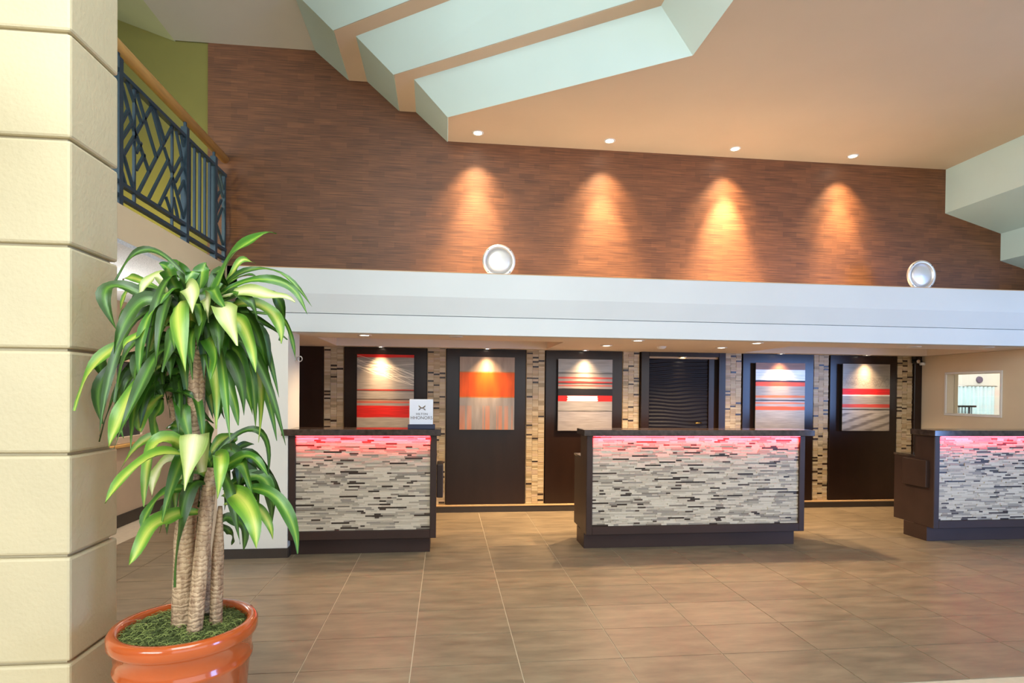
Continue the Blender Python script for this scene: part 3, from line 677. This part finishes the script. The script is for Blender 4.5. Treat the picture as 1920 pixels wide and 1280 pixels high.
# balcony lamp, greenish yellow light on the olive wall
t = downlight('recessed lamp low behind the balcony railing', -3.2, 5.3, 2.7351, 0.05, True, 'balcony lamps')
t.rotation_euler = (math.pi, 0, 0)
L = bpy.data.lights.new('lamp_light', 'SPOT'); L.energy = 60; L.color = (1.0, 0.85, 0.30); L.shadow_soft_size = 0.1; L.spot_size = math.radians(110); L.spot_blend = 1.0
o = bpy.data.objects.new('lamp_light', L); COL.objects.link(o); o.location = (-3.2, 5.3, 2.80)
o.rotation_euler = Vector((0.35, 0.8, 0.25)).to_track_quat('-Z', 'Y').to_euler()
t = downlight('recessed fill lamp added under the balcony soffit to brighten the corridor', -2.85, 6.6, 2.459, 0.06, True, 'added corridor fill lamps')  # added fill, lifts the dark corridor under the balcony
spot(t, (-2.85, 6.6, 2.44), (-2.85, 6.6, 0), 60, 150, 0.9, (1.0, 0.80, 0.62))
t = empty('soffit_fill_lamp', (-3.53, 5.2, 1.85)); tag(t, 'added white half-bowl fill lamp on the corridor wall, hidden behind the column', 'fill lamp')  # lamp added out of sight to brighten the balcony soffit
box('back_plate', 0, 0.015, -0.06, 0.06, -0.08, 0.08, M['steel'], t, 0.003)
lathe('bowl', [(0.0001, -0.07), (0.05, -0.06), (0.085, -0.02), (0.09, 0.03), (0.084, 0.03), (0.078, -0.015), (0.045, -0.052), (0.0001, -0.06)], M['white'], t, 28, loc=(0.105, 0, 0))
L = bpy.data.lights.new('lamp_light', 'POINT'); L.energy = 90; L.color = (0.95, 0.97, 1.0); L.shadow_soft_size = 0.05
o = bpy.data.objects.new('lamp_light', L); COL.objects.link(o); o.parent = t; o.location = (0.105, 0, 0.09)

# ================================================================== SMALL THINGS
for x, lab in ((0.494, 'round brushed steel disc on the ledge below the first spotlight'), (4.92, 'round brushed steel disc on the ledge near the mint bulkhead')):
    t = empty('wall_disc', (x, 5.60, 2.60)); tag(t, lab, 'disc', 'steel discs on the ledge')
    lathe('rim', [(0.122, 0.012), (0.126, -0.010), (0.140, -0.014), (0.156, -0.010), (0.160, 0.004), (0.156, 0.018), (0.122, 0.020)], M['disc'], t, 48, axis='Y', loc=(0, 0, 0.160))
    lathe('dish', [(0.0001, -0.016), (0.04, -0.012), (0.09, -0.004), (0.124, 0.006)], M['disc'], t, 48, axis='Y', loc=(0, 0, 0.160))
    for k in range(4):
        a = math.pi / 4 + k * math.pi / 2
        lathe('screw', [(0.0001, -0.004), (0.004, -0.003), (0.005, 0.0)], M['black'], t, 10, axis='Y', loc=(0.148 * math.cos(a), -0.013, 0.160 + 0.148 * math.sin(a)))
sc = empty('security_camera', (6.32, 7.27, 1.97)); tag(sc, 'small dark security camera on a clear arm below the low ceiling', 'camera')
lathe('camera_body', [(0.0001, -0.05), (0.022, -0.05), (0.03, -0.035), (0.03, 0.03), (0.02, 0.04), (0.0001, 0.04)], M['black'], sc, 20, axis='Y')
lathe('lens_ring', [(0.012, -0.052), (0.026, -0.055), (0.028, -0.048), (0.012, -0.048)], M['steel'], sc, 20, axis='Y')
tube('arm', [(0.02, 0, 0.0), (0.07, 0, -0.02), (0.12, 0.0, -0.03)], 0.008, M['white'], sc, 8)
lathe('wall_mount', [(0.0001, -0.02), (0.03, -0.02), (0.036, 0.0), (0.03, 0.02), (0.0001, 0.02)], M['white'], sc, 20, axis='Z', loc=(0.10, 0, -0.03))
tube('cable', [(0.02, 0, 0.03), (0.06, 0, 0.05), (0.09, 0, 0.02), (0.11, 0, -0.01)], 0.004, M['black'], sc, 6)
box('bracket', -0.03, 0.02, 0.02, 0.03, -0.02, 0.07, M['black'], sc)
rg = empty('wall_ring', (-1.39, 5.70, 1.80)); tag(rg, 'small pale metal ring fixed to the pier return', 'ring')
pts = [(0.03, 0.05 * math.cos(a), 0.05 * math.sin(a)) for a in [2 * math.pi * k / 20 for k in range(21)]]
tube('ring', [(0.02 + 0.02 * math.cos(2 * math.pi * k / 20) , 0.0, 0.024 * math.sin(2 * math.pi * k / 20)) for k in range(21)], 0.005, M['steel'], rg, 8)
box('ring_plate', -0.02, -0.008, -0.02, 0.02, -0.02, 0.02, M['steel'], rg)
# the bright room behind the window: curtain, clock, high chair
cu = empty('curtain', (9.1, 9.2, 0.3)); tag(cu, 'pale blue-green curtain in the bright room behind the window', 'curtain')
bm = bmesh.new(); A = []
for k in range(91):
    x = -0.6 + 1.0 * k / 90 ; y = 0.025 * math.sin(k * 0.9) + 0.008 * math.sin(k * 0.37)
    A.append((bm.verts.new((x, y, 0.0)), bm.verts.new((x, y, 1.38))))
for k in range(90): bm.faces.new((A[k][0], A[k + 1][0], A[k + 1][1], A[k][1]))
o = finish(bm, 'cloth', paint('curtain_cloth', 'BFD6D6', 0.8, 0.06, 9), cu, smooth=True); md = o.modifiers.new('thick', 'SOLIDIFY'); md.thickness = 0.004
tube('curtain_rod', [(-0.65, 0, 1.385), (0.45, 0, 1.385)], 0.012, M['steel'], cu, 8)
ck = lathe('wall_clock', [(0.0001, -0.02), (0.045, -0.02), (0.055, -0.024), (0.06, 0.0)], paint('clock_face', '6A5A70', 0.4, 0.1, 30), None, 28, axis='Y', loc=(9.31, 9.3, 1.80)); tag(ck, 'small dark round plaque on the white wall behind the window', 'plaque')
hc = empty('high_chair', (8.72, 8.9, 0)); tag(hc, 'black spindle-back high chair in the room behind the window', 'chair')
for sx in (-0.18, 0.18):
    tube('leg', [(sx, -0.16, 0), (sx, -0.14, 0.76)], 0.015, M['black'], hc, 8); tube('leg', [(sx, 0.18, 0), (sx, 0.16, 1.33)], 0.015, M['black'], hc, 8)
box('seat', -0.21, 0.21, -0.19, 0.18, 0.76, 0.79, M['black'], hc, 0.006)
box('top_rail', -0.22, 0.30, 0.145, 0.175, 1.32, 1.352, M['black'], hc, 0.004)
for k in range(7): tube('spindle', [(-0.14 + 0.06 * k, 0.16, 0.79), (-0.14 + 0.06 * k, 0.16, 1.32)], 0.007, M['black'], hc, 6)

# ================================================================== DRACAENA IN A TERRACOTTA POT
PX, PY = -1.12, 2.68
pl = empty('potted_plant', (PX, PY, 0)); tag(pl, 'tall corn plant with striped arching leaves in a glazed terracotta pot', 'plant')
lathe('pot', [(0.0001, 0.0), (0.225, 0.0), (0.232, 0.008), (0.258, 0.315), (0.268, 0.322), (0.270, 0.338), (0.262, 0.348), (0.270, 0.425), (0.284, 0.432), (0.290, 0.445), (0.290, 0.478), (0.280, 0.494), (0.258, 0.494), (0.246, 0.484), (0.243, 0.455), (0.243, 0.42), (0.0001, 0.42)], M['terracotta'], pl, 72)
bm = bmesh.new(); r = random.Random(4)
rings = []
for i in range(9):
    rr = 0.242 * i / 8
    ring = []
    for k in range(32):
        a = 2 * math.pi * k / 32
        zz = 0.482 - 0.02 * (i / 8) ** 2 + r.uniform(-0.006, 0.006) if i else 0.482
        ring.append(bm.verts.new((rr * math.cos(a), rr * math.sin(a), zz)))
    rings.append(ring)
for i in range(8):
    for k in range(32): bm.faces.new((rings[i][k], rings[i][(k + 1) % 32], rings[i + 1][(k + 1) % 32], rings[i + 1][k]))
bmesh.ops.remove_doubles(bm, verts=bm.verts, dist=1e-6)
for n in range(4200):
    a, rr = r.uniform(0, 6.283), 0.238 * math.sqrt(r.random())
    p = Vector((rr * math.cos(a), rr * math.sin(a), 0.480 - 0.02 * (rr / 0.24) ** 2 + r.uniform(-0.004, 0.012))); az = r.uniform(0, 6.283)
    d_ = Vector((math.cos(az), math.sin(az), r.uniform(0.0, 1.0))).normalized(); s = d_.cross(Vector((0, 0, 1))).normalized()
    L = r.uniform(0.02, 0.065); w = 0.0012; prev = None; mi = 1 if r.random() < 0.45 else 0
    for k in range(4):
        t_ = k / 3
        c = p + d_ * (L * t_) + s * (0.35 * L * math.sin(t_ * 3.0)) + Vector((0, 0, -0.6 * L * t_ * t_))
        cur = (bm.verts.new(c - s * w), bm.verts.new(c + s * w + Vector((0, 0, w))))
        if prev: f = bm.faces.new((prev[0], prev[1], cur[1], cur[0])); f.material_index = mi
        prev = cur
ms = finish(bm, 'moss', [M['moss_a'], M['moss_b']], pl); tag(ms, 'green spanish moss filling the pot', kind='stuff')
def cane(pts, radii, sub=30):
    P = [Vector(p) for p in pts]; out = []; rad = []
    n = len(P) - 1
    rr_ = random.Random(len(pts) * 7 + int(P[0].x * 1000))
    for k in range(sub + 1):
        u = k / sub * n; i = min(int(u), n - 1); f = u - i
        out.append(P[i].lerp(P[i + 1], f)); rad.append((radii[i] * (1 - f) + radii[i + 1] * f) * (1 + (0.015 if k % 2 else -0.01) + rr_.uniform(-0.015, 0.015)))
    o = tube('cane', [p - pl.location for p in out], rad, M['bark'], pl, 18)
    return o
cA = cane([(-1.131, 2.68, 0.44), (-1.123, 2.68, 0.875), (-1.096, 2.69, 1.223), (-1.075, 2.68, 1.594), (-1.071, 2.68, 1.75)], [0.048, 0.042, 0.037, 0.034, 0.02], 40)
cB = cane([(-1.054, 2.60, 0.44), (-1.035, 2.62, 0.76), (-1.018, 2.66, 1.071), (-1.016, 2.68, 1.16)], [0.031, 0.030, 0.028, 0.018], 26)
cC = cane([(-1.000, 2.69, 0.44), (-0.990, 2.69, 0.802), (-0.982, 2.69, 0.99)], [0.027, 0.024, 0.009], 20)
cD = cane([(-1.085, 2.80, 0.44), (-1.115, 2.84, 0.90), (-1.20, 2.80, 1.30), (-1.217, 2.74, 1.50), (-1.215, 2.72, 1.58)], [0.034, 0.030, 0.018, 0.014, 0.010], 34)
def leaf(parent, b, m, t, wid, tone, rr):
    B, Mi, T = (Vector(q) / 1000 for q in (b, m, t))
    C = Mi * 2 - (B + T) * 0.5          # control point so that the curve passes the middle point
    # soften extreme control points
    n = 16; cen = []; wob = (rr.uniform(-0.012, 0.012), rr.uniform(-0.02, 0.02), rr.uniform(-0.015, 0.015), rr.random())
    for k in range(n + 1):
        s = k / n; cen.append(B * (1 - s) ** 2 + C * (2 * s * (1 - s)) + T * s * s + Vector((wob[0] * math.sin(s * 6.3), wob[1] * math.sin(s * 6.3 + 1) * s, wob[2] * math.sin(s * 6.3 * (1 + wob[3])) * s)))
    bm = bmesh.new(); uv = bm.loops.layers.uv.new('UVMap'); rows = []
    N0 = Vector((rr.uniform(-0.35, 0.35), -0.75, rr.uniform(0.35, 0.8))).normalized()
    tw = rr.uniform(-0.8, 0.8); ph = rr.uniform(0, 6)
    side = None
    for k in range(n + 1):
        s = k / n
        tg = (cen[min(k + 1, n)] - cen[max(k - 1, 0)]).normalized()
        sd_ = tg.cross(N0)
        if sd_.length < 0.25 and side is not None: sd_ = side - tg * side.dot(tg)
        sd_.normalize()
        if side is not None and sd_.dot(side) < 0: sd_ = -sd_
        side = sd_
        nn = sd_.cross(tg).normalized()
        ang = tw * (s - 0.3) + 0.25 * math.sin(s * 5 + ph)
        sv = sd_ * math.cos(ang) + nn * math.sin(ang); nv = sv.cross(tg).normalized()
        w = 1.0 * wid / 1000 * (0.30 + 0.70 * math.sin(min(1.0, s / 0.5) * math.pi / 2)) * (1.0 if s < 0.55 else max(0.0, 1 - ((s - 0.55) / 0.45) ** 1.9))
        w = max(w, 0.0012) / 2
        row = []
        for j in range(-2, 3):
            q = j / 2
            row.append(bm.verts.new(cen[k] + sv * (w * q) + nv * (w * 0.30 * abs(q) ** 1.3) + nv * (0.006 * abs(q) * math.sin(s * 13 + ph + q))))
        rows.append(row)
    for k in range(n):
        for j in range(4):
            f = bm.faces.new((rows[k][j], rows[k][j + 1], rows[k + 1][j + 1], rows[k + 1][j])); f.smooth = True
            for lp, (u_, v_) in zip(f.loops, ((j / 4, k / n), ((j + 1) / 4, k / n), ((j + 1) / 4, (k + 1) / n), (j / 4, (k + 1) / n))): lp[uv].uv = (u_, v_)
    me = bpy.data.meshes.new('leaf'); bm.to_mesh(me); bm.free(); me.materials.append(LEAF[tone])
    o = bpy.data.objects.new('leaf', me); COL.objects.link(o); o.parent = parent; o.location = -pl.location
    return o
H1=[((-1032,2668,1779),(-901,2620,2083),(-717,2580,2153),78,1),((-1025,2692,1840),(-931,2740,2051),(-869,2780,2086),31,2),((-1034,2686,1839),(-830,2710,2042),(-602,2730,1879),29,1),((-1016,2668,1871),(-770,2620,1979),(-588,2580,1830),39,1),((-981,2662,1906),(-804,2590,1916),(-631,2530,1866),54,3),((-961,2668,1838),(-780,2620,1859),(-697,2580,1691),61,2),((-994,2698,1876),(-790,2770,1929),(-770,2830,1728),51,0),((-1123,2686,1987),(-1308,2710,2107),(-1440,2730,1951),29,0),((-1115,2668,1869),(-1159,2620,1984),(-1188,2580,2019),71,1),((-1100,2686,1895),(-1144,2710,2003),(-1180,2730,2064),66,1),((-1075,2692,1920),(-1084,2740,2010),(-1071,2780,2067),76,1),((-1150,2674,1834),(-1226,2650,1988),(-1280,2630,1870),63,3),((-1073,2646,1775),(-1042,2512,1912),(-983,2400,1786),76,3),((-1059,2639,1729),(-1065,2476,1852),(-977,2340,1561),93,2),((-1029,2644,1776),(-901,2500,1833),(-807,2380,1668),95,3),((-1001,2656,1836),(-991,2560,1889),(-957,2480,1781),56,3),((-1180,2668,1833),(-1385,2620,1927),(-1356,2580,1740),68,0),((-1145,2662,1810),(-1260,2590,1865),(-1327,2530,1638),68,0),((-1147,2692,1802),(-1323,2740,1944),(-1442,2780,1853),51,2),((-1142,2656,1775),(-1246,2560,1740),(-1268,2480,1641),46,2),((-1193,2674,1719),(-1437,2650,1644),(-1500,2570,1410),61,2),((-1201,2692,1720),(-1470,2740,1661),(-1477,2780,1516),63,0),((-1187,2686,1674),(-1459,2710,1567),(-1486,2730,1335),54,0),((-1163,2656,1638),(-1296,2560,1455),(-1330,2480,1266),73,2),((-1179,2692,1663),(-1399,2740,1522),(-1416,2780,1285),59,1),((-1146,2666,1719),(-1258,2608,1644),(-1264,2560,1543),63,0),((-1158,2694,1663),(-1266,2752,1571),(-1325,2800,1283),73,1),((-1040,2646,1696),(-954,2512,1698),(-908,2400,1533),71,1),((-1029,2674,1675),(-888,2650,1642),(-834,2630,1388),61,1),((-1027,2668,1663),(-943,2620,1548),(-865,2580,1351),68,1),((-1020,2680,1711),(-842,2680,1667),(-753,2680,1422),56,1),((-1025,2692,1758),(-873,2740,1802),(-797,2780,1602),56,0),((-1015,2694,1735),(-899,2752,1707),(-897,2800,1504),63,0),((-1058,2692,1665),(-1031,2740,1526),(-1025,2780,1360),73,1),((-1001,2658,1801),(-862,2572,1783),(-773,2500,1569),63,2),((-1114,2668,1720),(-1169,2620,1872),(-1160,2580,1777),56,0),((-1087,2656,1673),(-1111,2560,1743),(-1124,2480,1564),63,0),((-1036,2692,1735),(-930,2740,1849),(-721,2780,1725),36,0),((-1061,2698,1723),(-986,2770,1611),(-1006,2830,1478),68,0),((-901,2686,1842),(-715,2710,1802),(-676,2730,1623),22,1),((-1125,2692,1872),(-1234,2740,1947),(-1269,2780,1870),49,1),((-1108,2704,1874),(-1055,2800,2011),(-1038,2880,2065),41,1),((-1152,2704,1873),(-1396,2800,2001),(-1480,2880,1965),36,2),((-1063,2704,1876),(-940,2800,2015),(-870,2880,2014),36,1),((-1066,2656,1811),(-1028,2560,1855),(-975,2480,1716),56,1),((-1139,2674,1754),(-1215,2650,1830),(-1227,2630,1691),61,1),((-1005,2668,1756),(-943,2620,1718),(-950,2580,1592),59,1),((-1171,2698,1779),(-1381,2770,1842),(-1479,2830,1763),44,1),((-1063,2650,1753),(-995,2530,1819),(-970,2430,1648),73,0),((-1076,2654,1776),(-1096,2548,1819),(-1072,2460,1659),67,1),((-1043,2654,1754),(-949,2548,1789),(-901,2460,1630),67,0),((-1066,2656,1731),(-1038,2560,1744),(-1010,2480,1608),61,1),((-1058,2662,1835),(-976,2590,1917),(-901,2530,1821),54,1),((-1090,2662,1834),(-1135,2590,1923),(-1160,2530,1847),54,1),((-1073,2674,1871),(-1086,2650,2004),(-1099,2630,1943),61,1),((-1054,2680,1872),(-988,2680,2013),(-944,2680,1922),54,0),((-1117,2674,1835),(-1268,2650,1907),(-1311,2630,1802),54,0),((-1103,2692,1873),(-1201,2740,2054),(-1252,2780,2001),49,1),((-1016,2668,1837),(-879,2620,1913),(-800,2580,1796),54,0)]
SD=[((-1214,2674,1477),(-1289,2650,1579),(-1355,2630,1470),54,0),((-1217,2680,1465),(-1293,2680,1511),(-1389,2680,1418),49,0),((-1211,2668,1477),(-1258,2620,1409),(-1257,2580,1328),61,2),((-1214,2674,1454),(-1230,2650,1386),(-1199,2630,1283),59,1),((-1222,2692,1500),(-1178,2740,1595),(-1147,2780,1573),54,0),((-1214,2674,1477),(-1139,2650,1501),(-1071,2630,1450),41,0),((-1220,2686,1523),(-1286,2710,1639),(-1350,2730,1569),56,0),((-1211,2668,1523),(-1179,2620,1635),(-1140,2580,1545),56,0),((-1222,2692,1500),(-1366,2740,1592),(-1452,2780,1522),44,1),((-1135,2692,1478),(-1121,2740,1418),(-1040,2780,1363),41,0),((-1130,2680,1501),(-1152,2680,1570),(-1168,2680,1466),56,1),((-1135,2692,1501),(-1110,2740,1537),(-1092,2780,1478),44,0),((-1223,2694,1454),(-1316,2752,1464),(-1395,2800,1379),51,0)]
H2=[((-1035,2637,1147),(-1000,2464,1320),(-967,2320,1114),103,3),((-1068,2692,1175),(-1062,2740,1288),(-1069,2780,1363),76,1),((-1076,2686,1199),(-1241,2710,1302),(-1431,2730,1113),44,2),((-1064,2630,1182),(-1122,2428,1239),(-1225,2260,1084),91,2),((-1073,2650,1191),(-1159,2530,1293),(-1166,2430,1056),78,2),((-1069,2668,1155),(-1178,2620,1195),(-1212,2580,1045),68,3),((-1066,2662,1063),(-1185,2590,1054),(-1224,2530,912),56,1),((-1056,2638,975),(-1140,2470,968),(-1174,2330,845),76,2),((-1032,2686,1175),(-850,2710,1326),(-792,2730,1127),31,0),((-1003,2668,1131),(-854,2620,1217),(-749,2580,1139),51,1),((-1014,2698,1174),(-927,2770,1243),(-887,2830,1250),31,0),((-983,2644,1146),(-909,2500,1230),(-884,2380,1077),63,2),((-981,2668,1108),(-876,2620,1188),(-814,2580,1069),56,1),((-965,2686,1058),(-838,2710,1112),(-763,2730,988),63,1),((-890,2662,1061),(-713,2590,1037),(-615,2530,806),59,1),((-950,2644,1053),(-814,2500,1044),(-737,2380,882),95,2),((-960,2674,1001),(-808,2650,981),(-740,2630,851),44,2),((-987,2686,918),(-917,2710,923),(-898,2730,793),56,0),((-989,2692,904),(-961,2740,869),(-963,2780,793),31,0),((-1054,2686,989),(-1163,2710,1009),(-1249,2730,953),49,0),((-967,2692,1057),(-801,2740,1095),(-791,2780,875),63,0),((-1054,2686,1199),(-1153,2710,1331),(-1228,2730,1324),56,1),((-1023,2692,1221),(-974,2740,1288),(-965,2780,1248),51,2),((-1034,2692,1175),(-985,2740,1252),(-930,2780,1163),61,1),((-1056,2692,999),(-1120,2740,943),(-1096,2780,802),54,0)]
rl = random.Random(9)
for par, lst in ((cA, H1), (cD, SD), (cB, H2)):
    for b, m, t, w, c in lst: leaf(par, b, m, t, w, c, rl)
def crown(par, c, n, L0, L1, z_lo, z_hi, seed):
    r_ = random.Random(seed)
    for k in range(n):
        az = r_.uniform(0, 6.283); L = r_.uniform(L0, L1); el = r_.uniform(-0.1, 1.0); u = r_.random()
        base = Vector((c[0], c[1], z_lo + (z_hi - z_lo) * u)); d_ = Vector((math.cos(az) * math.cos(el), math.sin(az) * math.cos(el) * 0.8 + 0.05, math.sin(el)))
        mid = base + d_ * (L * 0.5); tip = base + Vector((d_.x, d_.y, 0)) * (L * r_.uniform(0.6, 0.95)) + Vector((0, 0, L * (0.6 * math.sin(el) - r_.uniform(0.6, 1.0))))
        if min(mid.x, tip.x) < -1.50: continue
        leaf(par, base * 1000, mid * 1000, tip * 1000, r_.uniform(45, 68), r_.choice((0, 0, 0, 1, 1, 2)), r_)
crown(cA, (-1.073, 2.70), 46, 0.32, 0.52, 1.58, 1.78, 31)
crown(cB, (-1.016, 2.70), 22, 0.22, 0.40, 1.06, 1.16, 32)
crown(cD, (-1.215, 2.74), 20, 0.24, 0.36, 1.45, 1.57, 33)
